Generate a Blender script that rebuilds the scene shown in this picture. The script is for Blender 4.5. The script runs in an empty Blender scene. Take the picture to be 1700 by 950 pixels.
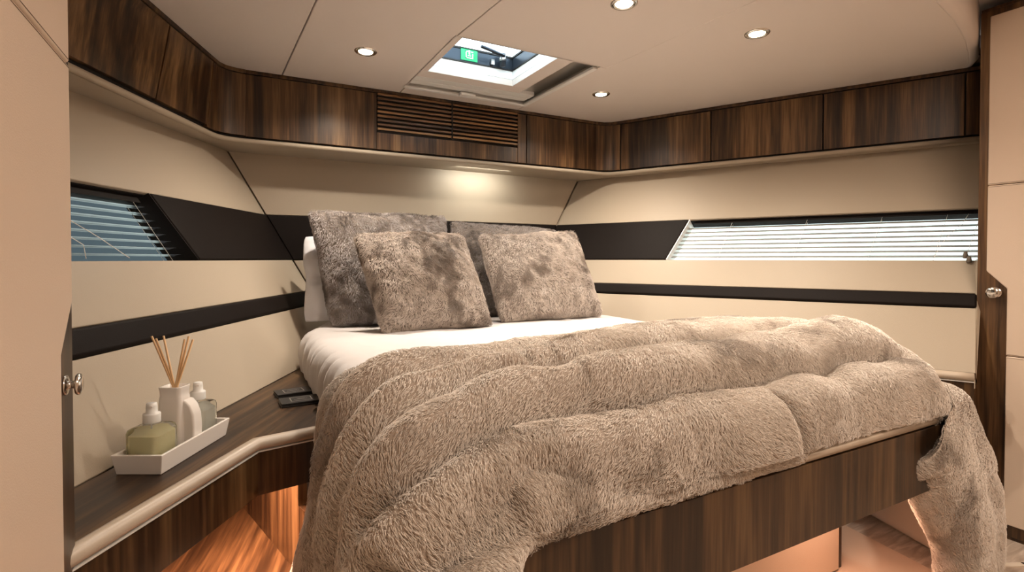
import bpy, bmesh, math, random
import numpy as np
from mathutils import Vector, Matrix
PI = math.pi
random.seed(4); rng = np.random.default_rng(7)
C = bpy.context.scene.collection

# ---------------------------------------------------------------- camera
cam = bpy.data.cameras.new('camera'); co = bpy.data.objects.new('camera', cam); C.objects.link(co)
cam.sensor_width = 36; cam.lens = 870/1700*36; cam.clip_start = .02
cam.shift_y = -29.8/1700
co.location = (0, 0, 1.04)
co.rotation_euler = (math.radians(89), 0, math.radians(-28.1))
bpy.context.scene.camera = co

# ---------------------------------------------------------------- world: pale overcast sky over dark water and ground
w = bpy.data.worlds.new('sky'); bpy.context.scene.world = w; w.use_nodes = True
nt = w.node_tree; bg = nt.nodes['Background']
tc = nt.nodes.new('ShaderNodeTexCoord'); sx = nt.nodes.new('ShaderNodeSeparateXYZ'); cr = nt.nodes.new('ShaderNodeValToRGB')
nt.links.new(tc.outputs['Generated'], sx.inputs[0]); nt.links.new(sx.outputs['Z'], cr.inputs[0]); nt.links.new(cr.outputs[0], bg.inputs[0])
cr.color_ramp.elements[0].position = 0.0; cr.color_ramp.elements[0].color = (.35, .41, .39, 1)
cr.color_ramp.elements[1].position = .35; cr.color_ramp.elements[1].color = (.80, .92, 1.0, 1)
bg.inputs[1].default_value = 3.2

vs = bpy.context.scene.view_settings
vs.view_transform = 'Standard'; vs.look = 'None'; vs.gamma = 1; vs.use_curve_mapping = False
vs.exposure = 1.05

WARM = (1.0, .80, .63)
def area(name, loc, rot, size, power, col=WARM, sy=None):
    l = bpy.data.lights.new(name, 'AREA'); l.energy = power; l.color = col; l.size = size
    if sy: l.shape = 'RECTANGLE'; l.size_y = sy
    o = bpy.data.objects.new(name, l); o.location = loc; o.rotation_euler = rot; C.objects.link(o); return o
# the lit cabin behind the camera: two ceiling fittings of the aft part of the cabin
area('aft_ceiling_light', (.7, -.35, 1.97), (0, 0, 0), .7, 8)
area('entrance_ceiling_light', (1.75, -.1, 1.97), (0, 0, 0), .7, 8)

# ---------------------------------------------------------------- helpers
def mat(name, col=(.5, .5, .5), rough=.5, metal=0, spec=.5, **kw):
    m = bpy.data.materials.new(name); m.use_nodes = True
    b = m.node_tree.nodes['Principled BSDF']
    b.inputs['Base Color'].default_value = (*col, 1); b.inputs['Roughness'].default_value = rough
    b.inputs['Metallic'].default_value = metal; b.inputs['Specular IOR Level'].default_value = spec
    for k, v in kw.items(): b.inputs[k].default_value = v
    return m
def N(m, t, **kw):
    n = m.node_tree.nodes.new(t)
    for k, v in kw.items(): setattr(n, k, v)
    return n
def L(m, a, b): m.node_tree.links.new(a, b)
def ramp(m, stops):
    r = N(m, 'ShaderNodeValToRGB'); e = r.color_ramp.elements
    while len(e) < len(stops): e.new(.5)
    for i, (p, c) in enumerate(stops): e[i].position = p; e[i].color = (*c, 1)
    return r
def bump(m, fac, strength, dist):
    b = N(m, 'ShaderNodeBump'); b.inputs['Strength'].default_value = strength; b.inputs['Distance'].default_value = dist
    L(m, fac, b.inputs['Height']); L(m, b.outputs[0], m.node_tree.nodes['Principled BSDF'].inputs['Normal'])
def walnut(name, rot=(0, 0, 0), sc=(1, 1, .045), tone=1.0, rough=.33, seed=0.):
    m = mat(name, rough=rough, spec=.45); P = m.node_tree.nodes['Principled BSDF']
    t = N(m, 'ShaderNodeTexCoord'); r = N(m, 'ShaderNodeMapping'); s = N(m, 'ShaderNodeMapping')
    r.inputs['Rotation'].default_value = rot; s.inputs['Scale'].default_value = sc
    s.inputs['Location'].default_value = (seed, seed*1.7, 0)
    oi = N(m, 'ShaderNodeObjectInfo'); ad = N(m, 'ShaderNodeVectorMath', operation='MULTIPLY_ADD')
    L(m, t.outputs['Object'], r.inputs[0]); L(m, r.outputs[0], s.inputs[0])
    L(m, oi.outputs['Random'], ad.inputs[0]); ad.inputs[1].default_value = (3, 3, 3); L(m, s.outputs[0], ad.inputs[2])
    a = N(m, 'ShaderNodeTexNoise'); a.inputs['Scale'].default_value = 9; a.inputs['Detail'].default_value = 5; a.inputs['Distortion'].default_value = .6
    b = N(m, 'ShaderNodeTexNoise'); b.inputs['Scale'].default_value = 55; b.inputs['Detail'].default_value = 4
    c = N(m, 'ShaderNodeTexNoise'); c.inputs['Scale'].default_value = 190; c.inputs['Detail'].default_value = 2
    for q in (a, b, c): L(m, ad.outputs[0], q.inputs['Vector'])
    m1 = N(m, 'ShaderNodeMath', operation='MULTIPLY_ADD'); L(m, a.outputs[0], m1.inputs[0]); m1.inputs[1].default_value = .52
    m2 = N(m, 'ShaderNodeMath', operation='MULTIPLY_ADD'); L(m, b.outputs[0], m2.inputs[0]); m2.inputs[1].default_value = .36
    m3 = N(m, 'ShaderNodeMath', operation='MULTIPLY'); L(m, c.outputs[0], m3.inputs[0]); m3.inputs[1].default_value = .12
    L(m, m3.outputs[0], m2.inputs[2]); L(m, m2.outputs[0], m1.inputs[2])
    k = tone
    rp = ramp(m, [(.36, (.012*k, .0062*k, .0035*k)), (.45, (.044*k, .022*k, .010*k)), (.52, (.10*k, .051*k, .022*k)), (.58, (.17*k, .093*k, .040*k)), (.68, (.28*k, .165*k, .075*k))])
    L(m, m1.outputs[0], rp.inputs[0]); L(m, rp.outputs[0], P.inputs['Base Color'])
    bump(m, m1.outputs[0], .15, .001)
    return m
def leather(name, col, rough=.5, bs=.25, spec=.4):
    m = mat(name, col, rough, spec=spec)
    t = N(m, 'ShaderNodeTexCoord'); n = N(m, 'ShaderNodeTexVoronoi'); n.inputs['Scale'].default_value = 420
    L(m, t.outputs['Object'], n.inputs['Vector']); bump(m, n.outputs['Distance'], bs, .0008)
    return m
def cloth(name, col, rough=.85, scale=500, bs=.2):
    m = mat(name, col, rough, spec=.2); m.node_tree.nodes['Principled BSDF'].inputs['Sheen Weight'].default_value = .3
    t = N(m, 'ShaderNodeTexCoord'); n = N(m, 'ShaderNodeTexNoise'); n.inputs['Scale'].default_value = scale
    L(m, t.outputs['Object'], n.inputs['Vector']); bump(m, n.outputs[0], bs, .001)
    return m
def emit(name, col, st):
    m = mat(name, col); b = m.node_tree.nodes['Principled BSDF']
    b.inputs['Emission Color'].default_value = (*col, 1); b.inputs['Emission Strength'].default_value = st
    return m
M = dict(
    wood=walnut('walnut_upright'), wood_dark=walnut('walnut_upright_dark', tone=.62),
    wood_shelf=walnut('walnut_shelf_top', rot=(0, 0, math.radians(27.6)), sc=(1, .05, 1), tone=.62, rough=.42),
    wood_step=walnut('walnut_step', rot=(0, 0, math.radians(14)), sc=(1, .05, 1), tone=1.1),
    wood_strip=walnut('walnut_strip', rot=(0, 0, 0), sc=(.05, .05, 1), tone=.5),
    black=mat('black_gap', (.008, .006, .005), .7),
    cream=leather('cream_leather', (.41, .345, .265)), cream_pale=leather('pale_cream_leather', (.66, .53, .42)),
    trim=leather('cream_trim', (.50, .42, .335), .38, .12),
    brown=leather('dark_brown_leather', (.009, .0062, .0052), .6, .2, .12), thread=mat('thread', (.20, .15, .11), .8),
    head=leather('headliner_vinyl', (.66, .59, .535), .55, .06), head_gap=mat('headliner_gap', (.16, .12, .10), .8),
    chrome=mat('chrome', (.75, .73, .70), .12, 1), steel=mat('brushed_steel', (.55, .54, .52), .3, 1),
    slat_shaded=mat('shaded_blind_slat', (.10, .11, .13), .35, .3), slat=mat('blind_slat_aluminium', (.42, .42, .40), .35, .35), cord=mat('white_cord', (.8, .78, .74), .8),  # left blind's shade is put into its darker slat colour
    tassel=mat('grey_tassel', (.16, .13, .10), .6), dark_metal=mat('dark_anodised', (.035, .045, .06), .35, .7),
    white=mat('white_plastic', (.80, .80, .78), .3), alu=mat('pale_aluminium', (.74, .73, .70), .4, .1),
    ceramic=mat('white_ceramic', (.80, .76, .72), .22), reed=mat('reed', (.72, .46, .24), .6),
    sheet=cloth('white_sheet', (.60, .565, .555)), pillow=cloth('white_pillowcase', (.76, .76, .80)),
    lining=cloth('beige_lining', (.50, .40, .31), .7), card=mat('black_card', (.018, .017, .018), .45),
    silver=mat('silver_print', (.42, .40, .38), .35, .2),
    glow=emit('warm_lamp', (1, .78, .50), 14), led=emit('led_strip', (1, .55, .34), 5),
)
M['vent'] = walnut('walnut_louvre_lit', sc=(.05, .05, 1), tone=1.7)  # walnut lightened in colour to make up for poor light on the vent
gm = mat('window_glass', (.9, .95, .95), .02); gm.node_tree.nodes['Principled BSDF'].inputs['Transmission Weight'].default_value = 1; gm.node_tree.nodes['Principled BSDF'].inputs['IOR'].default_value = 1.0; M['glass'] = gm
bm_ = mat('clear_bottle_glass', (.93, .95, .92), .06); bm_.node_tree.nodes['Principled BSDF'].inputs['IOR'].default_value = 1.2; bm_.node_tree.nodes['Principled BSDF'].inputs['Transmission Weight'].default_value = 1; M['bottle'] = bm_
lq = mat('yellow_liquid', (.86, .80, .50), .35); lq.node_tree.nodes['Principled BSDF'].inputs['Transmission Weight'].default_value = .3; M['oil'] = lq
lw = mat('clear_liquid', (.78, .77, .70), .35); lw.node_tree.nodes['Principled BSDF'].inputs['Transmission Weight'].default_value = .35; M['water'] = lw

def tag(o, label=None, cat=None, group=None, kind=None):
    for k, v in (('label', label), ('category', cat), ('group', group), ('kind', kind)):
        if v: o[k] = v
    return o
def thing(name, label, cat, loc=(0, 0, 0), group=None, kind=None):
    o = bpy.data.objects.new(name, None); o.empty_display_size = .05; C.objects.link(o); o.location = loc
    return tag(o, label, cat, group, kind)
def wloc(p):
    v = Vector((0, 0, 0))
    while p is not None: v = v + p.location; p = p.parent
    return v
def obj(name, verts, faces, m, parent=None, smooth=False, bevel=0, seg=2, org=None):
    """verts in world coordinates; the object keeps its own origin at its base"""
    V = np.asarray([tuple(v) for v in verts], float) if not isinstance(verts, np.ndarray) else verts
    if org is None:
        org = Vector(((V[:, 0].min()+V[:, 0].max())/2, (V[:, 1].min()+V[:, 1].max())/2, V[:, 2].min())) if parent is None else wloc(parent)
    org = Vector(org)
    me = bpy.data.meshes.new(name)
    me.from_pydata((V-np.array(org)).tolist(), [], [tuple(int(i) for i in f) for f in faces]); me.update()
    if smooth: me.shade_smooth()
    me.materials.append(m)
    o = bpy.data.objects.new(name, me); C.objects.link(o)
    if parent is None: o.location = org
    else: o.parent = parent; o.location = org-wloc(parent)
    if bevel:
        b = o.modifiers.new('bevel', 'BEVEL'); b.width = bevel; b.segments = seg; b.limit_method = 'ANGLE'; b.angle_limit = math.radians(35)
        me.shade_smooth()
        w_ = o.modifiers.new('wn', 'WEIGHTED_NORMAL')
    return o
def box_g(a, b):
    (x0, y0, z0), (x1, y1, z1) = a, b
    v = [(x0, y0, z0), (x1, y0, z0), (x1, y1, z0), (x0, y1, z0), (x0, y0, z1), (x1, y0, z1), (x1, y1, z1), (x0, y1, z1)]
    return v, [(0, 3, 2, 1), (4, 5, 6, 7), (0, 1, 5, 4), (1, 2, 6, 5), (2, 3, 7, 6), (3, 0, 4, 7)]
def merge(*gs):
    V = []; Fc = []
    for v, f in gs:
        o = len(V); V += [tuple(q) for q in v]; Fc += [tuple(i+o for i in t) for t in f]
    return V, Fc
def prism_g(A, B):
    """closed solid between two equal loops of points"""
    n = len(A); V = [tuple(p) for p in A]+[tuple(p) for p in B]
    Fc = [tuple(range(n-1, -1, -1)), tuple(range(n, 2*n))]+[(i, (i+1) % n, n+(i+1) % n, n+i) for i in range(n)]
    return V, Fc
def fix(o):
    bm = bmesh.new(); bm.from_mesh(o.data); bmesh.ops.recalc_face_normals(bm, faces=bm.faces); bm.to_mesh(o.data); bm.free(); return o
def tube_g(pts, r, n=8, cap=True, rs=None):
    pts = [Vector(p) for p in pts]; V = []; Fc = []; k = len(pts); up = Vector((0, 0, 1))
    d0 = (pts[1]-pts[0]).normalized()
    if abs(d0.dot(up)) > .9: up = Vector((1, 0, 0))
    for i, p in enumerate(pts):
        d = (pts[min(i+1, k-1)]-pts[max(i-1, 0)]).normalized()
        a = d.cross(up).normalized(); b = d.cross(a).normalized(); up = -b if b.dot(up) < 0 else b
        a = d.cross(up).normalized(); rr = rs[i] if rs else r
        for j in range(n):
            t = 2*PI*j/n; V.append(tuple(p+a*math.cos(t)*rr+up*math.sin(t)*rr))
    for i in range(k-1):
        for j in range(n): Fc.append((i*n+j, i*n+(j+1) % n, (i+1)*n+(j+1) % n, (i+1)*n+j))
    if cap: Fc += [tuple(range(n-1, -1, -1)), tuple(range((k-1)*n, k*n))]
    return V, Fc
def lathe_g(prof, c, n=32, axis='z', sx=1, sy=1):
    V = []; Fc = []; k = len(prof)
    for r, z in prof:
        for j in range(n):
            t = 2*PI*j/n; p = (r*math.cos(t)*sx, r*math.sin(t)*sy, z)
            if axis == 'x': p = (p[2], p[0], p[1])
            V.append((c[0]+p[0], c[1]+p[1], c[2]+p[2]))
    for i in range(k-1):
        for j in range(n): Fc.append((i*n+j, i*n+(j+1) % n, (i+1)*n+(j+1) % n, (i+1)*n+j))
    Fc += [tuple(range(n-1, -1, -1)), tuple(range((k-1)*n, k*n))]
    return V, Fc
def sweep_g(path, prof, closed=False):
    """profile (out, up) swept along a level path with mitred corners; out is to the right of travel"""
    P = [Vector(p) for p in path]; V = []; Fc = []; n = len(prof)
    for i, p in enumerate(P):
        d1 = (P[i]-P[i-1]) if i else (P[1]-P[0]); d2 = (P[i+1]-P[i]) if i < len(P)-1 else d1
        d1 = Vector((d1.x, d1.y, 0)).normalized(); d2 = Vector((d2.x, d2.y, 0)).normalized()
        n1 = Vector((d1.y, -d1.x, 0)); n2 = Vector((d2.y, -d2.x, 0)); m_ = (n1+n2).normalized(); m_ /= max(.4, m_.dot(n1))
        for a, b in prof: V.append(tuple(p+m_*a+Vector((0, 0, b))))
    for i in range(len(P)-1):
        for j in range(n): Fc.append((i*n+j, i*n+(j+1) % n, (i+1)*n+(j+1) % n, (i+1)*n+j))
    Fc += [tuple(range(n)), tuple(range((len(P)-1)*n+n-1, (len(P)-1)*n-1, -1))]
    return V, Fc
def sm(a, b, x):
    t = np.clip((x-a)/(b-a), 0, 1); return t*t*(3-2*t)
_T = rng.random((32, 32, 32))
def vnoise(x, y, z):
    x, y, z = np.broadcast_arrays(np.asarray(x, float), np.asarray(y, float), np.asarray(z, float))
    xi = np.floor(x).astype(int); yi = np.floor(y).astype(int); zi = np.floor(z).astype(int)
    fx = x-xi; fy = y-yi; fz = z-zi; fx = fx*fx*(3-2*fx); fy = fy*fy*(3-2*fy); fz = fz*fz*(3-2*fz)
    r = 0
    for a in (0, 1):
        for b in (0, 1):
            for c in (0, 1):
                r = r+_T[(xi+a) % 32, (yi+b) % 32, (zi+c) % 32]*(fx if a else 1-fx)*(fy if b else 1-fy)*(fz if c else 1-fz)
    return r*2-1
def fbm(x, y, z, o=3):
    r = 0; a = 1
    for i in range(o): r = r+a*vnoise(x*2**i+i*7.3, y*2**i+i*3.1, z*2**i); a *= .5
    return r

# ---------------------------------------------------------------- the hull: inward leaning side walls
CX = .963
def wx(side, y, z):
    x = -.273+.5226*(y-1.274)-.549*(z-.6)
    return x if side < 0 else 2*CX-x
NL = Vector((.7969, -.4164, .4376))
def wn(side): return NL if side < 0 else Vector((-NL.x, NL.y, NL.z))
def wpt(side, y, z, off=0): return Vector((wx(side, y, z), y, z))+wn(side)*off
def wslab(name, side, pts, o0, o1, m, parent=None, bevel=0, seg=2):
    A = [wpt(side, y, z, o0) for y, z in pts]; B = [wpt(side, y, z, o1) for y, z in pts]
    V, Fc = prism_g(A, B); return fix(obj(name, V, Fc, m, parent, bevel=bevel, seg=seg, org=(0, 0, 0) if parent is None else None))
YB = 2.75
WY = (2.03, 2.064)          # window end, at its top and at its bottom
walls = {}
for side, nm in ((-1, 'wall_left'), (1, 'wall_right')):
    root = thing(nm, None, None, (wx(side, 1.2, 0), 1.2, 0), kind='structure'); walls[side] = root
    y0 = -1.6 if side < 0 else .94; y1 = YB+.12; yp = .2 if side < 0 else .94; yw = .9 if side < 0 else .945
    ye = (lambda z: -1.6) if side < 0 else (lambda z: min(.955, (2.8648+.549*(z-.6))/3.2286))
    yq = (lambda z: .2) if side < 0 else ye
    # hull backing, with the window opening left free between z 1.036 and 1.25
    wslab('hull_panel', side, [(ye(.57), .57), (y1, .57), (y1, 1.034), (ye(1.034), 1.034)], -.09, -.012, M['cream'], root)
    wslab('hull_panel', side, [(y0, 1.252), (y1, 1.252), (y1, 2.2), (y0, 2.2)], -.09, -.012, M['cream'], root)
    wslab('hull_panel', side, [(2.035, 1.25), (y1, 1.25), (y1, 1.036), (2.07, 1.036)], -.09, -.012, M['brown'], root)
    wslab('hull_panel', side, [(y0, 1.034), (yw, 1.034), (yw, 1.252), (y0, 1.252)], -.09, -.012, M['cream'], root)
    a, b = (.822, .884) if side < 0 else (.852, .905)
    wslab('upholstered_panel', side, [(yq(.6), .60), (YB-.004, .60), (YB-.004, a-.001), (yq(a), a-.001)], -.03, 0, M['cream'], root, bevel=.004)
    wslab('dark_leather_strip', side, [(yq(a), a), (YB-.004, a), (YB-.004, b), (yq(b), b)], -.03, .008, M['brown'], root, bevel=.010, seg=4)
    wslab('upholstered_panel', side, [(yq(b), b+.001), (YB-.004, b+.001), (YB-.004, 1.036), (yq(1.036), 1.036)], -.03, 0, M['cream'], root, bevel=.004)
    wslab('dark_leather_panel', side, [(WY[0]+.002, 1.249), (YB-.004, 1.249), (YB-.004, 1.037), (WY[1]+.002, 1.037)], -.03, .005, M['brown'], root, bevel=.005, seg=3)
    wslab('upholstered_panel', side, [(yp, 1.25), (YB-.004, 1.25), (YB-.004, 1.56), (yp, 1.56)], -.03, 0, M['cream'], root, bevel=.004)
    # dark reveal of the window opening
    rv = merge(prism_g([wpt(side, .95, 1.2515, -.012), wpt(side, 2.03, 1.2515, -.012), wpt(side, 2.03, 1.2515, -.085), wpt(side, .95, 1.2515, -.085)],
                       [wpt(side, .95, 1.247, -.012), wpt(side, 2.03, 1.247, -.012), wpt(side, 2.03, 1.247, -.085), wpt(side, .95, 1.247, -.085)]))
    fix(obj('window_reveal', rv[0], rv[1], M['brown'], root))
# back wall between the two seams
root = thing('wall_back', None, None, (CX, YB, 0), kind='structure')
def bslab(name, z0, z1, o0, o1, m, bevel=0, seg=2):
    P = [(wx(-1, YB, z0)+.003, z0), (wx(1, YB, z0)-.003, z0), (wx(1, YB, z1)-.003, z1), (wx(-1, YB, z1)+.003, z1)]
    V, Fc = prism_g([(x, YB-o1, z) for x, z in P], [(x, YB-o0, z) for x, z in P]); fix(obj(name, V, Fc, m, root, bevel=bevel, seg=seg))
bslab('upholstered_panel', .5, .85, -.03, 0, M['cream'], .004)
bslab('dark_leather_strip', .851, .904, -.03, .008, M['brown'], .010, 4)
bslab('upholstered_panel', .905, 1.035, -.03, 0, M['cream'], .004)
bslab('dark_leather_panel', 1.036, 1.249, -.03, .005, M['brown'], .005, 3)
bslab('upholstered_panel', 1.25, 1.56, -.03, 0, M['cream'], .004)
HB = [(-.6, -.05), (2.5, -.05), (2.5, .57), (wx(1, YB, .57)+.12, .57), (wx(1, YB, 1.5)+.12, 1.5), (2.9, 1.5), (2.9, 2.2), (-1.0, 2.2), (-1.0, 1.5), (wx(-1, YB, 1.5)-.12, 1.5), (wx(-1, YB, .57)-.12, .57), (-.6, .57)]
V, Fc = prism_g([(x, YB+.03, z) for x, z in HB], [(x, YB+.12, z) for x, z in HB]); fix(obj('hull_panel', V, Fc, M['cream'], root))

# ---------------------------------------------------------------- floor, aft wall
root = thing('floor', None, None, (1.2, .6, 0), kind='structure')
fm = mat('travertine_floor', (.55, .42, .33), .35); t = N(fm, 'ShaderNodeTexCoord'); mp = N(fm, 'ShaderNodeMapping'); mp.inputs['Scale'].default_value = (1.5, 9, 1); mp.inputs['Rotation'].default_value = (0, 0, .45)
n1 = N(fm, 'ShaderNodeTexNoise'); n1.inputs['Scale'].default_value = 5; n1.inputs['Detail'].default_value = 7; n1.inputs['Distortion'].default_value = .8
L(fm, t.outputs['Object'], mp.inputs[0]); L(fm, mp.outputs[0], n1.inputs['Vector'])
rp = ramp(fm, [(.36, (.36, .28, .22)), (.52, (.46, .37, .30)), (.62, (.60, .50, .42))]); L(fm, n1.outputs[0], rp.inputs[0]); L(fm, rp.outputs[0], fm.node_tree.nodes['Principled BSDF'].inputs['Base Color'])
V, Fc = box_g((-2.2, -1.7, -.06), (4.2, 2.9, 0)); obj('floor_slab', V, Fc, fm, root)
cp = cloth('pale_carpet', (.60, .45, .34), .95, 300, .8)
V, Fc = prism_g([(.2, .3, 0), (1.86, .55, 0), (2.02, .78, 0), (2.10, 1.3, 0), (.6, 1.3, 0)], [(.2, .3, .012), (1.86, .55, .012), (2.02, .78, .012), (2.10, 1.3, .012), (.6, 1.3, .012)])
fix(obj('carpet_panel', V, Fc, cp, root))
im = leather('floor_inlay_border', (.66, .57, .47), .5)
for a, b in (((2.06, .50), (2.225, .80)), ((2.225, .80), (2.52, .66)), ((2.37, .73), (2.30, .58))):
    d = Vector((b[0]-a[0], b[1]-a[1], 0)).normalized()*.011; n_ = Vector((-d.y, d.x, 0)); A = [Vector((*a, 0))-d-n_, Vector((*b, 0))+d-n_, Vector((*b, 0))+d+n_, Vector((*a, 0))-d+n_]
    V, Fc = prism_g(A, [p+Vector((0, 0, .004)) for p in A]); fix(obj('inlay_strip', V, Fc, im, root))
wa = thing('wall_aft', None, None, (1, -1.6, 0), kind='structure')
V, Fc = box_g((-2.2, -1.7, 0), (4.2, -1.6, 2.2)); obj('bulkhead_panel', V, Fc, M['cream_pale'], wa)

# ---------------------------------------------------------------- ceiling: headliner panels with fine gaps, and the opening of the hatch
root = thing('ceiling', None, None, (1, 1.6, 1.85), kind='structure')
ZC = 1.85
def cbox(name, x0, x1, y0, y1, z0=ZC, z1=ZC+.02, m=None, bev=.0025):
    V, Fc = box_g((x0, y0, z0), (x1, y1, z1)); return obj(name, V, Fc, m or M['head'], root, bevel=bev)
HX0, HX1, HY0, HY1 = .725, 1.372, 1.79, 2.43
AFT = [(1.475, .79), (1.934, .835), (2.168, .875), (2.404, .935), (2.56, .985), (2.70, 1.035), (2.80, 1.10)]
g = .002
def cpoly(name, pts, z0=ZC, z1=ZC+.02, m=None):
    V, Fc = prism_g([(x, y, z0) for x, y in pts], [(x, y, z1) for x, y in pts]); return fix(obj(name, V, Fc, m or M['head'], root, bevel=.0025))
cpoly('ceiling_panel', [(-1.7, .70), (.29, .72), (.18, 2.9), (-1.7, 2.9)])
cpoly('ceiling_panel', [(.29+g*2, .72), (.80, .74), (HX0, HY0), (HX0, HY1), (HX0, 2.9), (.18+g*2, 2.9)])
cpoly('ceiling_panel', [(.80+g*2, .74), (1.475, .79), (1.41, HY0), (HX1, HY0), (HX0+g*2, HY0)])
cpoly('ceiling_panel', [(HX0+g*2, HY1), (HX1, HY1), (HX1, 2.9), (HX0+g*2, 2.9)])
cpoly('ceiling_panel', [(1.475, .79)]+AFT[1:]+[(3.0, 1.10), (3.0, 2.9), (HX1+.001, 2.9), (HX1+.001, HY0), (1.41, HY0)])
# backing over the gaps and over the lockers, with the hatch left open
for x0, x1, y0, y1 in ((-1.9, HX0, .70, 3.0), (HX1, 3.2, 1.0, 3.0), (HX0, HX1, HY1, 3.0), (HX0, HX1, .76, HY0), (HX1, 2.2, .9, 1.0)):
    cbox('deckhead_panel', x0, x1, y0, y1, ZC+.021, ZC+.05, M['head_gap'], 0)
# rounded aft edge of the headliner and the higher deckhead behind it
prof = [(0, 0), (.006, -.0), (.018, .004), (.027, .013), (.031, .028), (.032, .05), (.030, .18), (0, .18)]
V, Fc = sweep_g([(-1.7, .70, ZC), (.29, .72, ZC), (.8, .74, ZC)]+[(x, y, ZC) for x, y in AFT], prof)
fix(obj('ceiling_edge', V, Fc, M['head'], root, smooth=True))
cbox('deckhead_panel', -2.2, 4.2, -1.7, 1.15, 2.02, 2.06)
V, Fc = box_g((2.9, .9, 1.85), (4.0, 3.0, 2.06)); obj('deckhead_panel', V, Fc, M['head_gap'], root)

# ---------------------------------------------------------------- windows: glass, venetian blind
def window(side, nm):
    root = thing(nm, None, None, tuple(wpt(side, 1.5, 1.03)), kind='structure')
    wslab('pane', side, [(.85, 1.01), (2.15, 1.01), (2.15, 1.27), (.85, 1.27)], -.088, -.084, M['glass'], root)
    wslab('frame_edge', side, [(WY[0]-.004, 1.249), (WY[0], 1.249), (WY[1], 1.037), (WY[1]-.004, 1.037)], -.08, .002, M['alu'] if side > 0 else M['brown'], root)
    wslab('frame_edge', side, [(.93, 1.249), (.955, 1.249), (.955, 1.037), (.93, 1.037)], -.08, .0, M['brown'], root)
    return root
def blind(side, label):
    y0 = .96; d = Vector((.5226*(-1 if side > 0 else 1), 1, 0)).normalized()
    root = thing('venetian_blind', label, 'blind', tuple(wpt(side, 1.5, 1.04, -.03)))
    n = 9; zh = 1.238 if side > 0 else 1.228
    hr = prism_g([wpt(side, y0, 1.246, -.052), wpt(side, 2.01, 1.246, -.052), wpt(side, 2.01, zh, -.052), wpt(side, y0, zh, -.052)],
                 [wpt(side, y0, 1.246, -.025), wpt(side, 2.01, 1.246, -.025), wpt(side, 2.01, zh, -.025), wpt(side, y0, zh, -.025)])
    fix(obj('headrail', hr[0], hr[1], M['brown'], root))
    for i in range(n):
        z = 1.046+i*.0215+(0 if side > 0 else .001)
        yend = WY[1]+(.016 if side > 0 else -.018)-(WY[1]-WY[0])*(z-1.036)/.214
        tilt = math.radians(-24 if side > 0 else 14)
        V = []; Fc = []; K = 7; W = .024
        nrm = Vector((wn(side).x, wn(side).y, 0)).normalized()
        for e, y in enumerate((y0, yend)):
            c = wpt(side, y, z, -.038)
            for s_ in (0, 1):
                for k in range(K):
                    q = (k/(K-1)-.5)*W; arch = .0022*(1-(2*q/W)**2)
                    V.append(c+nrm*(q*math.cos(tilt))+Vector((0, 0, q*math.sin(tilt)+arch-.0006*s_)))
        for s_ in (0, 1):
            for k in range(K-1):
                f = (s_*K+k, s_*K+k+1, 2*K+s_*K+k+1, 2*K+s_*K+k); Fc.append(f if s_ == 0 else f[::-1])
        Fc += [(0, K, 3*K, 2*K), (K-1, 3*K-1, 4*K-1, 2*K-1)]
        fix(obj('slat', V, Fc, M['slat' if side > 0 else 'slat_shaded'], root, smooth=True))
    for y in ((1.08, 1.28, 1.54, 1.84) if side > 0 else (1.62, 1.98)):
        pts = []
        G = merge(*[tube_g([wpt(side, y, 1.24, o), wpt(side, y+.004, 1.04, o)], .0007, 5) for o in (-.026, -.05)])
        obj('ladder_cord', G[0], G[1], M['cord'], root, smooth=True)
    return root
qm = mat('dark_wall_colour', (.10, .13, .16), .9, spec=.1); n_ = N(qm, 'ShaderNodeTexNoise'); n_.inputs['Scale'].default_value = .8; rp = ramp(qm, [(.35, (.010, .0125, .014)), (.65, (.030, .035, .039))]); L(qm, n_.outputs[0], rp.inputs[0]); L(qm, rp.outputs[0], qm.node_tree.nodes['Principled BSDF'].inputs['Base Color'])
QL = [(-6.5, -6), (-5.5, -6), (-5.5, 12), (1.2, 12), (1.2, 13), (-6.5, 13)]
V, Fc = prism_g([(x, y, -1) for x, y in QL], [(x, y, 4.2) for x, y in QL]); tag(fix(obj('added_dark_wall', V, Fc, qm, bevel=.05)), 'added dark blue grey wall outside the left window, darkening its view', 'wall', kind='structure')  # added wall, put in to darken what the left window shows
window(-1, 'window_1'); window(1, 'window_2')
bl = blind(-1, 'venetian blind in the left side window, shade put into its slat colour')
br = blind(1, 'bright aluminium venetian blind in the right side window')
# pull cords
def wtube(side, pts, r=.0011): return tube_g([wpt(side, y, z, o) for y, z, o in pts], r, 6)
G = wtube(-1, [(1.60, 1.235, -.02), (1.66, 1.17, -.012), (1.74, 1.10, -.008), (1.79, 1.045, -.006)]); obj('pull_cord', *G, M['cord'], bl, smooth=True)
G = wtube(-1, [(1.57, 1.16, -.02), (1.64, 1.12, -.012), (1.68, 1.08, -.01), (1.66, 1.045, -.01)]); obj('pull_cord', *G, M['cord'], bl, smooth=True)
G = wtube(1, [(1.02, 1.235, -.018), (1.03, 1.19, -.012), (1.06, 1.14, -.01), (1.075, 1.10, -.01), (1.083, 1.045, -.008)]); obj('pull_cord', *G, M['cord'], br, smooth=True)
G = wtube(1, [(.985, 1.24, -.018), (.99, 1.15, -.008), (.994, 1.05, .004)]); obj('pull_cord', *G, M['cord'], br, smooth=True)
for (y, z, o) in ((.998, 1.055, .006), (.985, 1.035, .010)):
    c = wpt(1, y, z, o); G = lathe_g([(.003, .012), (.006, .010), (.009, -.004), (.0085, -.014), (.004, -.016)], c, 12); obj('tassel', *G, M['tassel'], br, smooth=True)

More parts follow.
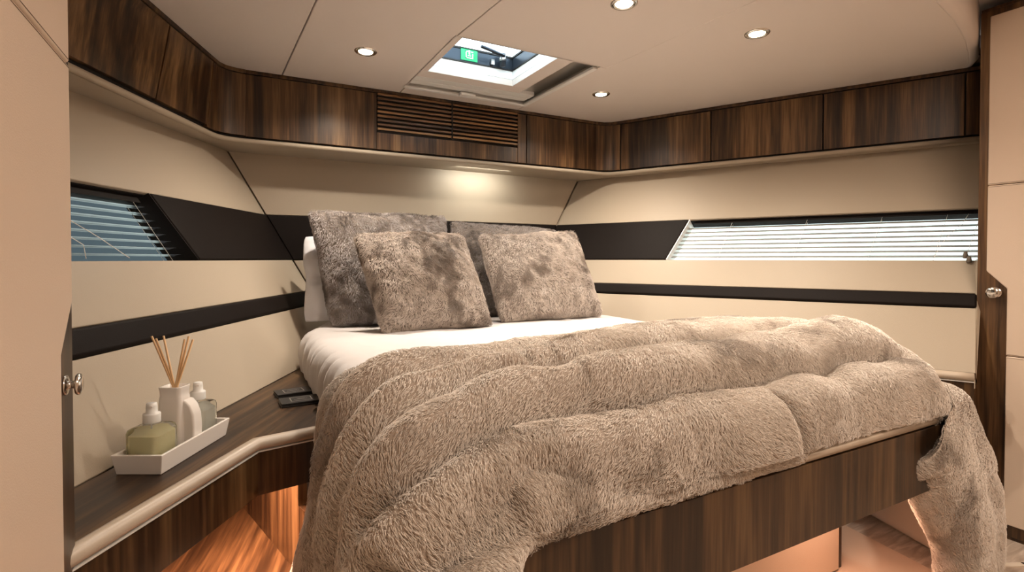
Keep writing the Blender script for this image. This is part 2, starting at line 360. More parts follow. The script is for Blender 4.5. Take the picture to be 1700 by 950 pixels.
# ---------------------------------------------------------------- overhead lockers with soffit, all round
BOT = [(-.79, .85), (-.079, 2.443), (-.060, 2.478), (-.030, 2.505), (.010, 2.520), (.060, 2.527), (1.90, 2.505), (1.952, 2.497), (1.988, 2.475), (2.016, 2.43), (2.795, .985)]
TOP = [(-.66, .85), (-.052, 2.443), (-.038, 2.478), (-.014, 2.505), (.020, 2.520), (.062, 2.527), (1.90, 2.505), (1.952, 2.497), (1.988, 2.475), (2.016, 2.43), (2.795, .985)]
def lp(P, f):
    i = min(int(f), len(P)-2); t = f-i; a, b = P[i], P[i+1]; return (a[0]+(b[0]-a[0])*t, a[1]+(b[1]-a[1])*t)
def lpt(f, z):
    a = lp(BOT, f); b = lp(TOP, f); t = (z-1.56)/.29; return (a[0]+(b[0]-a[0])*t, a[1]+(b[1]-a[1])*t, z)
def fy(i, y): a, b = BOT[i], BOT[i+1]; return i+(y-a[1])/(b[1]-a[1])
def fx(i, x): a, b = BOT[i], BOT[i+1]; return i+(x-a[0])/(b[0]-a[0])
def lnorm(f):
    a = Vector(lp(BOT, max(0, f-.02))); b = Vector(lp(BOT, min(len(BOT)-1.001, f+.02))); d = (b-a).normalized(); return Vector((d.y, -d.x, 0))
def lface(name, f0, f1, z0, z1, m, parent, off=0., th=.018, bevel=.0015):
    fs = [f0]+[float(i) for i in range(int(math.floor(f0))+1, int(math.ceil(f1)))]+[f1]
    A = []; Bk = []
    for z in (z0, z1):
        for f in fs:
            p = Vector(lpt(f, z)); n_ = lnorm(f); A.append(p+n_*off); Bk.append(p-n_*(th-off))
    k = len(fs); V = A+Bk; Fc = []
    for i in range(k-1):
        Fc += [(i, i+1, k+i+1, k+i), (2*k+i, 3*k+i, 3*k+i+1, 2*k+i+1), (i, 2*k+i, 2*k+i+1, i+1), (k+i, k+i+1, 3*k+i+1, 3*k+i)]
    Fc += [(0, k, 3*k, 2*k), (k-1, 3*k-1, 4*k-1, 2*k-1)]
    return fix(obj(name, V, Fc, m, parent, bevel=bevel))
gap = .004
def locker(name, label, f0, f1, cuts, loc):
    root = thing(name, label, 'locker', loc)
    lface('recess', f0, f1, 1.545, 1.8495, M['black'], root, off=-.0165, th=.03, bevel=0)
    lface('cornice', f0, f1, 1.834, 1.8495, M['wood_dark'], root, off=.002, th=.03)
    fs = [f0]+cuts+[f1]
    return root, fs
# left row
rl, _ = locker('overhead_locker', 'walnut overhead locker row above the left window and its rounded corner', 0., 4.9, [], (-.2, 2.1, 1.56))
for a, b in ((0., fy(0, 2.12)-gap/2), (fy(0, 2.12)+gap/2, fy(0, 2.43)-gap/4)): lface('door', a, b, 1.576, 1.831, M['wood'], rl)
lface('corner_panel', fy(0, 2.43)+gap/4, 4.9, 1.568, 1.831, M['wood'], rl)
rb, _ = locker('overhead_locker', 'walnut fascia over the head of the bed with the louvred vent', 4.905, 6.0, [], (CX, 2.51, 1.56))
v0, v1, v2 = fx(5, .615), fx(5, 1.374), fx(5, 1.432)
lface('fascia_panel', 4.905, v0-.001, 1.565, 1.831, M['wood'], rb)
lface('fascia_panel', v0, v1, 1.565, 1.645, M['wood'], rb)
lface('fascia_panel', v1+.001, v2-.001, 1.565, 1.831, M['wood'], rb)
lface('fascia_panel', v2+.001, 6.0, 1.565, 1.831, M['wood'], rb)
rr_, _ = locker('overhead_locker', 'walnut overhead locker row of doors above the right window', 6.004, 10.0, [], (2.4, 1.7, 1.56))
lface('corner_panel', 6.004, 8.98, 1.565, 1.831, M['wood'], rr_)
ys = [2.425, 1.978, 1.524, 1.066, .985]
for i in range(4):
    lface('door', fy(9, ys[i])+gap/2, fy(9, ys[i+1])-gap/2, 1.565, 1.829, M['wood'], rr_)
# vent
vt = thing('air_vent', 'dark walnut louvred air vent under the roof hatch', 'vent', (.995, 2.505, 1.65))
xa, xb = .617, 1.372
def yv(x): return lpt(fx(5, x), 1.7)[1]
V, Fc = box_g((xa, 2.5245, 1.647), (xb, 2.530, 1.846)); obj('backing', V, Fc, M['black'], vt)
for i in range(9):
    z = 1.657+i*.0205
    A = [(xa, yv(xa)-.007, z), (xa, yv(xa)-.007, z+.0105), (xa, yv(xa)+.014, z+.0145), (xa, yv(xa)+.014, z+.004)]
    B = [(xb, yv(xb)-.007, z), (xb, yv(xb)-.007, z+.0105), (xb, yv(xb)+.014, z+.0145), (xb, yv(xb)+.014, z+.004)]
    V, Fc = prism_g(A, B); fix(obj('slat', V, Fc, M['vent'], vt, bevel=.0015))
V, Fc = box_g((.990, 2.508, 1.648), (.998, 2.524, 1.845)); obj('mullion', V, Fc, M['black'], vt)
# soffit ring under the lockers: underside board and rounded front edge
sf = thing('trim_1', None, None, (CX, 2.5, 1.535), kind='structure')
inn = [lp(BOT, f) for f in (0, 1, 2, 3, 4, 5, 6, 7, 8, 9, 10)]
out = [(wx(-1, .85, 1.535)-.05, .85), (wx(-1, 2.3, 1.535)-.05, 2.3), (-.10, 2.80), (-.07, 2.80), (0, 2.80), (.1, 2.80), (1.85, 2.80), (1.9, 2.80), (2.0, 2.80), (wx(1, 2.3, 1.535)+.05, 2.3), (wx(1, .985, 1.535)+.05, .985)]
V = [(x, y, 1.535) for x, y in inn]+[(x, y, 1.535) for x, y in out]+[(x, y, 1.556) for x, y in inn]+[(x, y, 1.556) for x, y in out]
k = len(inn); Fc = []
for i in range(k-1): Fc += [(i, i+1, k+i+1, k+i), (2*k+i, 3*k+i, 3*k+i+1, 2*k+i+1), (i, 2*k+i, 2*k+i+1, i+1), (k+i, k+i+1, 3*k+i+1, 3*k+i)]
Fc += [(0, k, 3*k, 2*k), (k-1, 3*k-1, 4*k-1, 2*k-1)]
fix(obj('soffit_board', V, Fc, M['cream'], sf))
V, Fc = sweep_g([(x, y, 1.5345) for x, y in inn], [(-.004, 0), (.006, .001), (.012, .005), (.014, .012), (.011, .019), (-.004, .0215)])
fix(obj('soffit_edge', V, Fc, M['cream'], sf, smooth=True))

# ---------------------------------------------------------------- downlights
def downlight(x, y, label, power=27):
    z = ZC
    root = thing('downlight', label, 'light', (x, y, z), 'recessed ceiling downlights')
    G = lathe_g([(.026, -.001), (.030, -.005), (.038, -.006), (.043, -.003), (.0435, -.0005)], (x, y, z), 40)
    G = (G[0], G[1][:-2]); obj('bezel', *G, M['chrome'], root, smooth=True)
    G = lathe_g([(.0265, -.0012), (.0262, -.004), (.002, -.0045)], (x, y, z), 32); obj('lens', *G, M['glow'], root, smooth=True)
    l = bpy.data.lights.new('downlight_lamp', 'SPOT'); l.energy = power; l.color = (1, .86, .71); l.spot_size = math.radians(150); l.spot_blend = 1; l.shadow_soft_size = .025
    o = bpy.data.objects.new('downlight_lamp', l); C.objects.link(o); o.parent = root; o.location = (0, 0, -.012)
for x, y, lb in ((.466, 2.084, 'recessed downlight left of the roof hatch'), (1.604, 2.076, 'recessed downlight right of the roof hatch, nearest the corner'),
                 (1.668, 1.257, 'recessed downlight right of centre, nearest the right wardrobe'), (1.101, 1.309, 'recessed downlight at the top edge, cut by the frame')):
    downlight(x, y, lb)

area('added_wall_glow', (1.22, 2.60, 1.531), (.5, 0, 0), .32, .75, (1, .97, .86), .02)  # added unseen light that makes the bright patch on the back wall
# ---------------------------------------------------------------- roof hatch
ht = thing('roof_hatch', 'open square roof hatch with aluminium blind frame in the ceiling', 'hatch', (1.0, 2.1, ZC))
def hb(name, a, b, m, bev=.0015, par=None): V, Fc = box_g(a, b); return obj(name, V, Fc, M[m] if isinstance(m, str) else m, par or ht, bevel=bev)
ox0, ox1, oy0, oy1 = .752, 1.166, 1.795, 2.18
# outer white rails, standing slightly proud
hb('rail', (HX0-.012, HY1-.030, ZC-.008), (HX1, HY1-.006, ZC+.004), 'alu', .003)
hb('rail', (HX1-.024, HY0+.01, ZC-.008), (HX1, HY1-.030, ZC+.004), 'alu', .003)
hb('recess_side', (HX0-.004, HY1-.008, ZC), (HX1+.004, HY1+.004, ZC+.034), 'alu', 0)
hb('recess_side', (HX1-.004, HY0-.004, ZC), (HX1+.006, HY1+.004, ZC+.034), 'steel', 0)
hb('recess_side', (HX0-.006, HY0-.004, ZC), (HX0+.002, HY1+.004, ZC+.034), 'head', 0)
hb('recess_side', (HX0-.006, HY0-.006, ZC), (HX1+.004, HY0+.002, ZC+.034), 'head', 0)
hb('recess_floor', (ox1+.07, HY0, ZC+.026), (HX1, HY1, ZC+.034), 'steel', 0)
hb('recess_floor', (HX0, oy1+.07, ZC+.026), (ox1+.07, HY1, ZC+.034), 'alu', 0)
hb('inner_frame', (HX0+.002, oy1, ZC), (ox1+.078, oy1+.075, ZC+.03), 'head', .002)
hb('inner_frame', (ox1, HY0+.002, ZC), (ox1+.078, oy1, ZC+.03), 'head', .002)
hb('inner_frame', (HX0+.002, HY0+.002, ZC), (ox0, oy1, ZC+.03), 'head', .002)
hb('blind_bar', (HX0+.004, oy1+.095, ZC+.006), (HX1-.03, oy1+.150, ZC+.026), 'alu', .003)
hb('blind_bar', (HX0+.004, oy1+.160, ZC+.008), (HX1-.03, oy1+.205, ZC+.026), 'alu', .003)
hb('pull_tab', (.985, HY1-.062, ZC-.012), (1.065, HY1-.022, ZC+.004), 'white', .006)
# white shaft, dark hatch frame above
zs = 1.918; zf = 1.985
def ring(name, z0, z1, m, t=.02, inset=0):
    a, b, c, d = ox0+inset, ox1-inset, oy0+inset, oy1-inset
    G = merge(box_g((a-t, c-t, z0), (a, d+t, z1)), box_g((b, c-t, z0), (b+t, d+t, z1)), box_g((a, c-t, z0), (b, c, z1)), box_g((a, d, z0), (b, d+t, z1)))
    return obj(name, *G, M[m], ht)
ring('shaft_liner', ZC+.0305, zs, 'white', .03)
ring('hatch_frame', zs, zf, 'dark_metal', .04)
ring('seal', zf-.008, zf, 'black', .012, .004)
ring('seal', zs, zs+.006, 'black', .012, .004)
lid = hb('hatch_lid_glass', (ox0-.03, oy0-.03, zf+.004), (ox1+.03, oy1+.03, zf+.012), 'glass', 0)
gr = mat('green_sign', (.0, .26, .09), .4); gr.node_tree.nodes['Principled BSDF'].inputs['Emission Color'].default_value = (0, .6, .20, 1); gr.node_tree.nodes['Principled BSDF'].inputs['Emission Strength'].default_value = .22  # faint glow put into the sticker's green, though it is no lamp
st = hb('escape_sticker', (.905, oy1-.004, zs+.010), (.985, oy1-.001, zs+.062), gr, 0)
def sb(x0, z0, x1, z1): return box_g((.905+x0, oy1-.006, zs+.010+z0), (.905+x1, oy1-.004, zs+.010+z1))
G = merge(sb(.022, .010, .026, .042), sb(.022, .010, .052, .014), sb(.054, .010, .058, .032), sb(.022, .038, .034, .042), sb(.048, .038, .058, .042), sb(.036, .028, .044, .046), sb(.032, .020, .048, .024))
obj('sticker_symbol', *G, M['white'], st)
# handle arm with its clamp
G = merge(tube_g([(.97, 2.10, zs+.052), (1.04, 2.12, zs+.050), (1.10, 2.135, zs+.046)], .008, 8), tube_g([(1.10, 2.15, zs+.004), (1.10, 2.15, zs+.060)], .014, 12))
obj('handle', *G, M['dark_metal'], ht, smooth=True)
G = merge(lathe_g([(.016, 0), (.018, .006), (.018, .012), (.012, .016)], (1.10, 2.15, zs+.026), 20), box_g((1.05, 2.165, zs+.010), (1.066, 2.178, zs+.034)))
obj('handle_clamp', *G, M['steel'], ht)

# ---------------------------------------------------------------- wardrobes
def wardrobe(xf, s, y0, y1, depth, z1, label, yn, zn, yl, ksc, knob):
    """s = -1 for a face that looks to -x, +1 for +x"""
    root = thing('wardrobe', label, 'wardrobe', (xf-s*depth/2, (y0+y1)/2, 0))
    V, Fc = box_g((min(xf-s*.002, xf-s*depth), y0, 0.0), (max(xf-s*.002, xf-s*depth), y1, z1+.012)); obj('carcass', V, Fc, M['wood_dark'], root)
    V, Fc = box_g((min(xf, xf-s*.018)+(0), y0+.004, .012), (max(xf, xf-s*.018)+.0, y1, z1)); V = [(x+s*.004, y, z) for x, y, z in V]
    dr = obj('door', V, Fc, M['wood'], root, bevel=.003)
    # cream leather panel with the notch cut out round the knob
    def poly(pts, o0, o1, nm, mt, par, bev=.004):
        A = [(xf+s*o0, y, z) for y, z in pts]; B = [(xf+s*o1, y, z) for y, z in pts]
        V, Fc = prism_g(A, B); return fix(obj(nm, V, Fc, mt, par, bevel=bev))
    zt_, za, zb, z0 = zn
    seams = [z for z in yl]
    top, mid = seams
    e0, e1 = yn                                                    # panel edge above and below the notch
    yb = y0+.05
    poly([(yb, top+.0012), (e0, top+.0012), (e0, zt_), (yb, zt_)], 0, .008, 'leather_panel', M['cream_pale'], dr)
    poly([(yb, mid+.0012), (e1, mid+.0012), (e1, zb), (e0-.004, za-.006), (e0, za), (e0, top-.0012), (yb, top-.0012)], 0, .008, 'leather_panel', M['cream_pale'], dr)
    poly([(yb, z0), (e1, z0), (e1, mid-.0012), (yb, mid-.0012)], 0, .008, 'leather_panel', M['cream_pale'], dr)
    for z in seams:
        for dz in (-.006, .006):
            G = tube_g([(xf+s*.0082, yb+.004, z+dz), (xf+s*.0082, (e0 if z > za else e1)-.004, z+dz)], .0007, 4); obj('stitching', *G, M['thread'], dr)
    ky, kz = knob; k = ksc
    G = merge(lathe_g([(.019*k, 0), (.020*k, .002), (.018*k, .005), (.008*k, .006), (.007*k, .016), (.010*k, .020), (.019*k, .022), (.021*k, .025), (.020*k, .030), (.014*k, .033), (.002, .0335)], (0, 0, 0), 32, 'x'))
    V = [(xf+s*.004+s*x*(k if k < 1 else 1)*(.8 if k < 1 else 1), ky+y, kz+z) for x, y, z in G[0]]; fix(obj('knob', V, G[1], M['chrome'], dr, smooth=True))
    return root
wardrobe(2.53, -1, .20, .935, .8, 1.975, 'walnut wardrobe with notched cream leather door at the right edge', (.906, .845), (1.952, .996, .930, .055), (1.317, .681), 1.0, (.878, .914))
wardrobe(-.218, 1, .25, 1.011, .11, 1.975, 'blurred walnut wardrobe with cream leather door, close by at the left edge', (.996, .935), (1.96, .978, .905, .055), (1.327, .30), .75, (.966, .858))
# lower hull lining under the shelves, and the side of the aft cabin
for side in (-1, 1):
    ya = .93 if side > 0 else -1.6
    sb_ = .26 if side < 0 else .13
    P = [(wx(side, ya, .6)+sb_*side, ya), (wx(side, 2.85, .6)+sb_*side, 2.85)]
    V, Fc = prism_g([(P[0][0], P[0][1], 0), (P[1][0], P[1][1], 0), (P[1][0]+side*.04, P[1][1], 0), (P[0][0]+side*.04, P[0][1], 0)],
                    [(P[0][0], P[0][1], .575), (P[1][0], P[1][1], .575), (P[1][0]+side*.04, P[1][1], .575), (P[0][0]+side*.04, P[0][1], .575)])
    fix(obj('wood_lining', V, Fc, M['wood'], walls[side]))
    V, Fc = prism_g([(P[0][0]-side*(sb_+.01), P[0][1], .562), (P[1][0]-side*(sb_+.01), P[1][1], .562), (P[1][0]+side*.04, P[1][1], .562), (P[0][0]+side*.04, P[0][1], .562)],
                    [(P[0][0]-side*(sb_+.01), P[0][1], .574), (P[1][0]-side*(sb_+.01), P[1][1], .574), (P[1][0]+side*.04, P[1][1], .574), (P[0][0]+side*.04, P[0][1], .574)])
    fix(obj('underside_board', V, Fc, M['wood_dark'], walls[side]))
V, Fc = prism_g([(2.500, .925, 0), (2.533, .936, 0), (2.56, .99, 0), (2.50, .99, 0)], [(2.500, .925, .60), (2.533, .936, .60), (2.56, .99, .60), (2.50, .99, .60)]); fix(obj('scribe_panel', V, Fc, M['wood'], walls[1]))
V, Fc = prism_g([(2.414, .890, .60), (2.533, .936, .60), (2.56, .99, .60), (2.47, .99, .60)], [(2.592, .958, 1.04), (2.62, .95, 1.04), (2.66, .99, 1.04), (2.66, .99, 1.04)]); fix(obj('scribe_panel', V, Fc, M['cream'], walls[1]))
V, Fc = box_g((2.60, -1.6, 0), (2.66, .199, 2.02)); obj('cabin_side_panel', V, Fc, M['cream_pale'], wa)

# ---------------------------------------------------------------- shelves beside the bed
MOULD = [(0, .0035), (.008, .006), (.018, .0045), (.025, -.002), (.027, -.010), (.024, -.018), (.017, -.0235), (0, -.024)]
def shelf(side, path, wall_y, z, label, loc):
    root = thing('side_shelf', label, 'shelf', loc)
    wl = [(wx(side, y, z)-side*.003, y) for y in wall_y]
    top = path+wl[::-1]
    V, Fc = prism_g([(x, y, z-.022) for x, y in top], [(x, y, z) for x, y in top]); fix(obj('shelf_top', V, Fc, M['wood_shelf'], root))
    pp = [(x, y, z) for x, y in path]
    prof = MOULD if side < 0 else [(-a, b) for a, b in MOULD]
    fix(obj('edge_moulding', *sweep_g(pp, prof), M['trim'], root, smooth=True))
    q = 1 if side < 0 else -1; fh = .134 if side < 0 else .095
    fix(obj('metal_line', *sweep_g(pp, [(q*.004, -.0245), (q*.021, -.0245), (q*.021, -.0275), (q*.004, -.0275)]), M['alu'], root))
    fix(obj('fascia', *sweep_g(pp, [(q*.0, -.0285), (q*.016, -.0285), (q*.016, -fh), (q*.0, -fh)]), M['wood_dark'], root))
    return root
sl = shelf(-1, [(-.315, .876), (-.219, 1.022), (.041, 1.416), (.250, 1.456), (.255, 1.462)], [.876, 1.5, 2.27], .60, 'walnut side shelf with cream moulding left of the bed', (-.05, 1.6, .466))
# step board under the shelf with the light strip
ST = [(.20, .95), (.20, 1.25), (.146, 1.45), (.019, 1.956), (wx(-1, 1.98, .6)-.25, 1.98), (wx(-1, .95, .6)-.25, .95)]
V, Fc = prism_g([(x, y, .19) for x, y in ST], [(x, y, .22) for x, y in ST])
fix(obj('step_board', V, Fc, M['wood_step'], sl))
for (a, b) in (((-.30, .95), (.02, 1.44)), ((.05, 1.46), (.19, 1.49))):
    G = tube_g([(a[0], a[1], .570), (b[0], b[1], .570)], .004, 6); o = obj('light_strip', *G, M['led'], sl)
def led(parent, loc, ang, ln, power):
    l = bpy.data.lights.new('led_lamp', 'AREA'); l.shape = 'RECTANGLE'; l.size = ln; l.size_y = .015; l.energy = power; l.color = (1, .56, .37)
    o = bpy.data.objects.new('led_lamp', l); C.objects.link(o); o.parent = parent; o.location = Vector(loc)-wloc(parent); o.rotation_euler = (0, 0, ang)
led(sl, (-.17, 1.30, .555), math.atan2(.49, .32), .55, 5)
led(sl, (.10, 1.56, .555), .2, .20, 3)
bd0 = thing('bed_frame', 'walnut bed frame with cream top moulding under the fur throw', 'bed', (CX, 1.6, 0)); bd = bd0
sr = shelf(1, [(2.375, .885), (2.345, .94), (2.12, 1.36), (1.95, 1.52), (1.80, 1.55)], [.889, 1.5, 2.1], .62, 'walnut side shelf with cream moulding right of the bed, mostly behind the throw', (2.2, 1.3, .49))
G = tube_g([(2.38, 1.0, .588), (2.16, 1.38, .588)], .004, 6); obj('light_strip', *G, M['led'], sr)
led(sr, (2.34, 1.10, .585), math.atan2(.38, -.22), .4, 2.5)
led(bd0, (1.62, 1.0, .395), PI/2, .3, 2.2)
bx = thing('small_box', 'small dark brown wooden box on the right shelf, just above the throw', 'box', (2.085, 1.18, .62))
V, Fc = box_g((2.03, 1.14, .62), (2.13, 1.22, .690)); obj('box_body', V, Fc, M['wood_dark'], bx, bevel=.003)
V, Fc = box_g((2.027, 1.137, .692), (2.133, 1.223, .706)); obj('box_lid', V, Fc, M['wood'], bx, bevel=.003)

# ---------------------------------------------------------------- bed frame
FL, FR, FY = .215, 1.765, .72
V, Fc = box_g((FL, FY, .403), (FR, FY+.022, .577)); obj('foot_panel', V, Fc, M['wood_dark'], bd, bevel=.0015)
fix(obj('edge_moulding', *sweep_g([(FL-.0, 1.24, .603), (FL, FY+.022, .603), (FR, FY+.022, .603), (FR-.03, 2.1, .603)], [(a, b) for a, b in MOULD]), M['trim'], bd, smooth=True))
V, Fc = box_g((FL, FY+.022, .403), (FL+.022, 1.24, .577)); obj('side_panel', V, Fc, M['wood'], bd, bevel=.0015)
V, Fc = prism_g([(FR-.022, FY+.022, .403), (FR, FY+.022, .403), (FR-.03, 2.1, .403), (FR-.052, 2.1, .403)], [(FR-.022, FY+.022, .577), (FR, FY+.022, .577), (FR-.03, 2.1, .577), (FR-.052, 2.1, .577)]); fix(obj('side_panel', V, Fc, M['wood'], bd))
V, Fc = box_g((FL+.022, FY+.022, .54), (FR-.052, 2.2, .595)); obj('platform', V, Fc, M['black'], bd)
V, Fc = prism_g([(.40, 1.01, 0), (1.785, 1.01, 0), (1.70, 2.2, 0), (.40, 2.2, 0)], [(.40, 1.01, .402), (1.785, 1.01, .402), (1.70, 2.2, .402), (.40, 2.2, .402)]); fix(obj('plinth', V, Fc, M['wood_dark'], bd))
V, Fc = box_g((.43, 1.000, .018), (1.755, 1.012, .37)); obj('plinth_panel', V, Fc, M['cream_pale'], bd, bevel=.003)
# slanted board of the bed base above the step
V, Fc = prism_g([(.009, 1.996, 0), (.146, 1.45, 0), (.168, 1.455, 0), (.031, 2.0, 0)], [(.009, 1.996, .562), (.146, 1.45, .562), (.168, 1.455, .562), (.031, 2.0, .562)]); fix(obj('base_board', V, Fc, M['wood'], bd))
V, Fc = prism_g([(.146, 1.45, 0), (.25, 1.03, 0), (.272, 1.035, 0), (.168, 1.455, 0)], [(.146, 1.45, .40), (.25, 1.03, .40), (.272, 1.035, .40), (.168, 1.455, .40)]); fix(obj('base_board', V, Fc, M['wood'], bd))

# ---------------------------------------------------------------- mattress in its white sheet
def outline(P, n, r):
    """rounded closed outline, resampled"""
    Q = []
    P = [Vector(p) for p in P]
    for i in range(len(P)):
        a, b, c = P[i-1], P[i], P[(i+1) % len(P)]
        u = (a-b).normalized(); w_ = (c-b).normalized()
        for k in range(9):
            t = k/8; Q.append((b+u*r*(1-t)**2+w_*r*t**2))
    Q = np.array([tuple(q) for q in Q]+[tuple(Q[0])]); d = np.r_[0, np.cumsum(np.linalg.norm(np.diff(Q, axis=0), axis=1))]
    s = np.linspace(0, d[-1], n, endpoint=False); return np.stack([np.interp(s, d, Q[:, 0]), np.interp(s, d, Q[:, 1])], 1), s
O, So = outline([(.232, .86), (1.70, .86), (1.70, 2.22), (1.50, 2.66), (.405, 2.66), (.232, 2.20)], 520, .07)
cen = np.array([.96, 1.75]); nO = np.roll(O, -1, 0)-np.roll(O, 1, 0); nO = np.stack([nO[:, 1], -nO[:, 0]], 1); nO /= np.linalg.norm(nO, axis=1)[:, None]
rings = [(.012, .597), (.0, .605), (-.004, .63), (-.004, .66), (-.002, .69), (.004, .715), (.014, .735), (.028, .748), (.048, .756), (.08, .760)]
V = []
pleat = vnoise(So*34, 0*So, 0*So)*.010+vnoise(So*80, 0*So, 3+0*So)*.006
for i, (ins, z) in enumerate(rings):
    k = 1.5*max(0, 1-abs(z-.67)/.09); q = O-nO*(ins)+nO*(pleat*(.25+.75*k))[:, None]
    V.append(np.column_stack([q, np.full(len(q), z)+.003*vnoise(So*14, 1+0*So, z*9)*(1 if i > 1 else 0)]))
last = V[-1]
for f in np.linspace(.04, 1, 40)[:-1]:
    q = last[:, :2]*(1-f)+cen*f; z = .760+.006*fbm(q[:, 0]*5, q[:, 1]*5, 0*f+0*q[:, 0])+.004*np.abs(vnoise(q[:, 0]*16+q[:, 1]*6, q[:, 1]*4, 2+0*q[:, 0]))-.003
    wgt = min(1, f*8); V.append(np.column_stack([q, last[:, 2]*(1-wgt)+z*wgt]))
n = len(O); nr = len(V); V = np.vstack(V+[np.array([[cen[0], cen[1], .76]])]); Fc = []
for i in range(nr-1):
    for j in range(n): Fc.append((i*n+j, i*n+(j+1) % n, (i+1)*n+(j+1) % n, (i+1)*n+j))
Fc += [((nr-1)*n+j, (nr-1)*n+(j+1) % n, nr*n) for j in range(n)]+[tuple(range(n-1, -1, -1))]
mt = obj('mattress', V, Fc, M['sheet'], smooth=True); tag(mt, 'mattress in a crumpled white fitted sheet on the bed frame', 'mattress')

# ---------------------------------------------------------------- fur: real strands on a surface
def furmat(name, stops, rough=.75):
    m = mat(name, (.4, .33, .27), rough, spec=.25); P_ = m.node_tree.nodes['Principled BSDF']
    a = N(m, 'ShaderNodeAttribute'); a.attribute_name = 'tone'
    r = ramp(m, stops); L(m, a.outputs['Fac'], r.inputs[0]); L(m, r.outputs[0], P_.inputs['Base Color'])
    P_.inputs['Sheen Weight'].default_value = .45
    return m
def fur(parent, V, T, count, length, radius, m, comb, tonef, lean=1.2, clump=.5, keep=None):
    """V world vertices, T triangles; comb(p, n) gives the lie of the pile, tonef(p) its colour value"""
    a, b, c = V[T[:, 0]], V[T[:, 1]], V[T[:, 2]]; nn = np.cross(b-a, c-a); ar = np.linalg.norm(nn, axis=1)+1e-12
    VN = np.zeros_like(V)
    for k in range(3): np.add.at(VN, T[:, k], nn)
    VN /= np.linalg.norm(VN, axis=1)[:, None]+1e-12
    pk = ar*(keep(a) if keep else 1); pk = pk/pk.sum()
    ti = rng.choice(len(T), count, p=pk); r1 = np.sqrt(rng.random(count)); r2 = rng.random(count)
    w0, w1, w2 = (1-r1)[:, None], (r1*(1-r2))[:, None], (r1*r2)[:, None]
    P0 = a[ti]*w0+b[ti]*w1+c[ti]*w2; n_ = VN[T[ti, 0]]*w0+VN[T[ti, 1]]*w1+VN[T[ti, 2]]*w2; n_ /= np.linalg.norm(n_, axis=1)[:, None]
    g_ = comb(P0, n_); cl = np.stack([vnoise(P0[:, 0]*60, P0[:, 1]*60, P0[:, 2]*60+i*11) for i in range(3)], 1)+.5*rng.normal(size=(count, 3))*.5
    g_ = g_+clump*cl; g_ -= n_*np.sum(g_*n_, 1)[:, None]
    ln = (length*(.7+.5*rng.random(count)))[:, None]
    t1 = n_*.55+g_*lean*.3; t2 = n_*.28+g_*lean*.8; t3 = n_*.05+g_*lean
    t1 /= np.linalg.norm(t1, axis=1)[:, None]; t2 /= np.linalg.norm(t2, axis=1)[:, None]; t3 /= np.linalg.norm(t3, axis=1)[:, None]
    P1 = P0+t1*ln*.33; P2 = P1+t2*ln*.33; P3 = P2+t3*ln*.34
    org = wloc(parent); pts = np.stack([P0-n_*.001, P1, P2, P3], 1).reshape(-1, 3)-np.array(org)
    cu = bpy.data.hair_curves.new('fur'); cu.add_curves([4]*count)
    cu.attributes['position'].data.foreach_set('vector', pts.astype(np.float32).ravel())
    ra = cu.attributes.get('radius') or cu.attributes.new('radius', 'FLOAT', 'POINT')
    ra.data.foreach_set('value', np.tile(np.array([1, .9, .65, .12])*radius, count).astype(np.float32))
    tn = cu.attributes.new('tone', 'FLOAT', 'CURVE'); tn.data.foreach_set('value', np.clip(tonef(P0)+.06*rng.normal(size=count), 0, 1).astype(np.float32))
    cu.materials.append(m)
    o = bpy.data.objects.new('fur', cu); C.objects.link(o); o.parent = parent; o['kind'] = 'stuff'
    return o
def tris(n0, n1, off=0, flip=False):
    i, j = np.meshgrid(np.arange(n0-1), np.arange(n1-1), indexing='ij'); a = (i*n1+j).ravel()+off; b = a+n1; c = b+1; d = a+1
    q = np.stack([a, b, c, d], 1)
    return q[:, ::-1] if flip else q
def qtri(q): return np.vstack([q[:, [0, 1, 2]], q[:, [0, 2, 3]]])

# ---------------------------------------------------------------- the fur throw
ZT=.785
PATH=[(.06,.04),(.09,.14),(.135,.30),(.175,.45),(.195,.58),(.207,.68),(.222,.735),(.255,.772),(.31,.785),(.6,.79),(1.0,.792),(1.4,.79),(1.60,.785),(1.67,.773),(1.745,.735),(1.85,.66),(1.95,.55),(2.06,.40),(2.14,.26),(2.165,.12),(2.15,.035),(2.21,.022)]
def dense(P,n=1200):
    P=np.array(P,float); m=len(P); out=[]
    for i in range(m-1):
        p0=P[max(i-1,0)];p1=P[i];p2=P[i+1];p3=P[min(i+2,m-1)]
        t=np.linspace(0,1,60,endpoint=False)[:,None]
        out.append(.5*((2*p1)+(-p0+p2)*t+(2*p0-5*p1+4*p2-p3)*t**2+(-p0+3*p1-3*p2+p3)*t**3))
    out.append(P[-1:]); Q=np.vstack(out)
    d=np.r_[0,np.cumsum(np.linalg.norm(np.diff(Q,axis=0),axis=1))]
    s=np.linspace(0,d[-1],n); return s,np.interp(s,d,Q[:,0]),np.interp(s,d,Q[:,1])
PS,PX,PZ=dense(PATH); S0=PS[np.argmin(abs(PX-.31))]; PS=PS-S0     # s = 0 where the top starts, x = s + .31 on top
SL,SR=PS[0],PS[-1]
SE=PS[np.argmin(abs(PX-1.67))]
def zt(v):
    t=np.clip((1.0-v)/.256,0,1)
    return np.where(v<.744,.600-.85*(.744-v),.600+.185*np.sqrt(np.clip(1-t*t,0,1)))
def v_front(s): return .717-.23*(1-sm(-.16,.10,s))+.016*sm(.78,.92,s)-.17*sm(SE+.02,SE+.25,s)
def v_head(s): return 1.33-.17*sm(-.16,.04,s)+.13*sm(.02,.4,s)+.09*sm(.35,1.2,s)
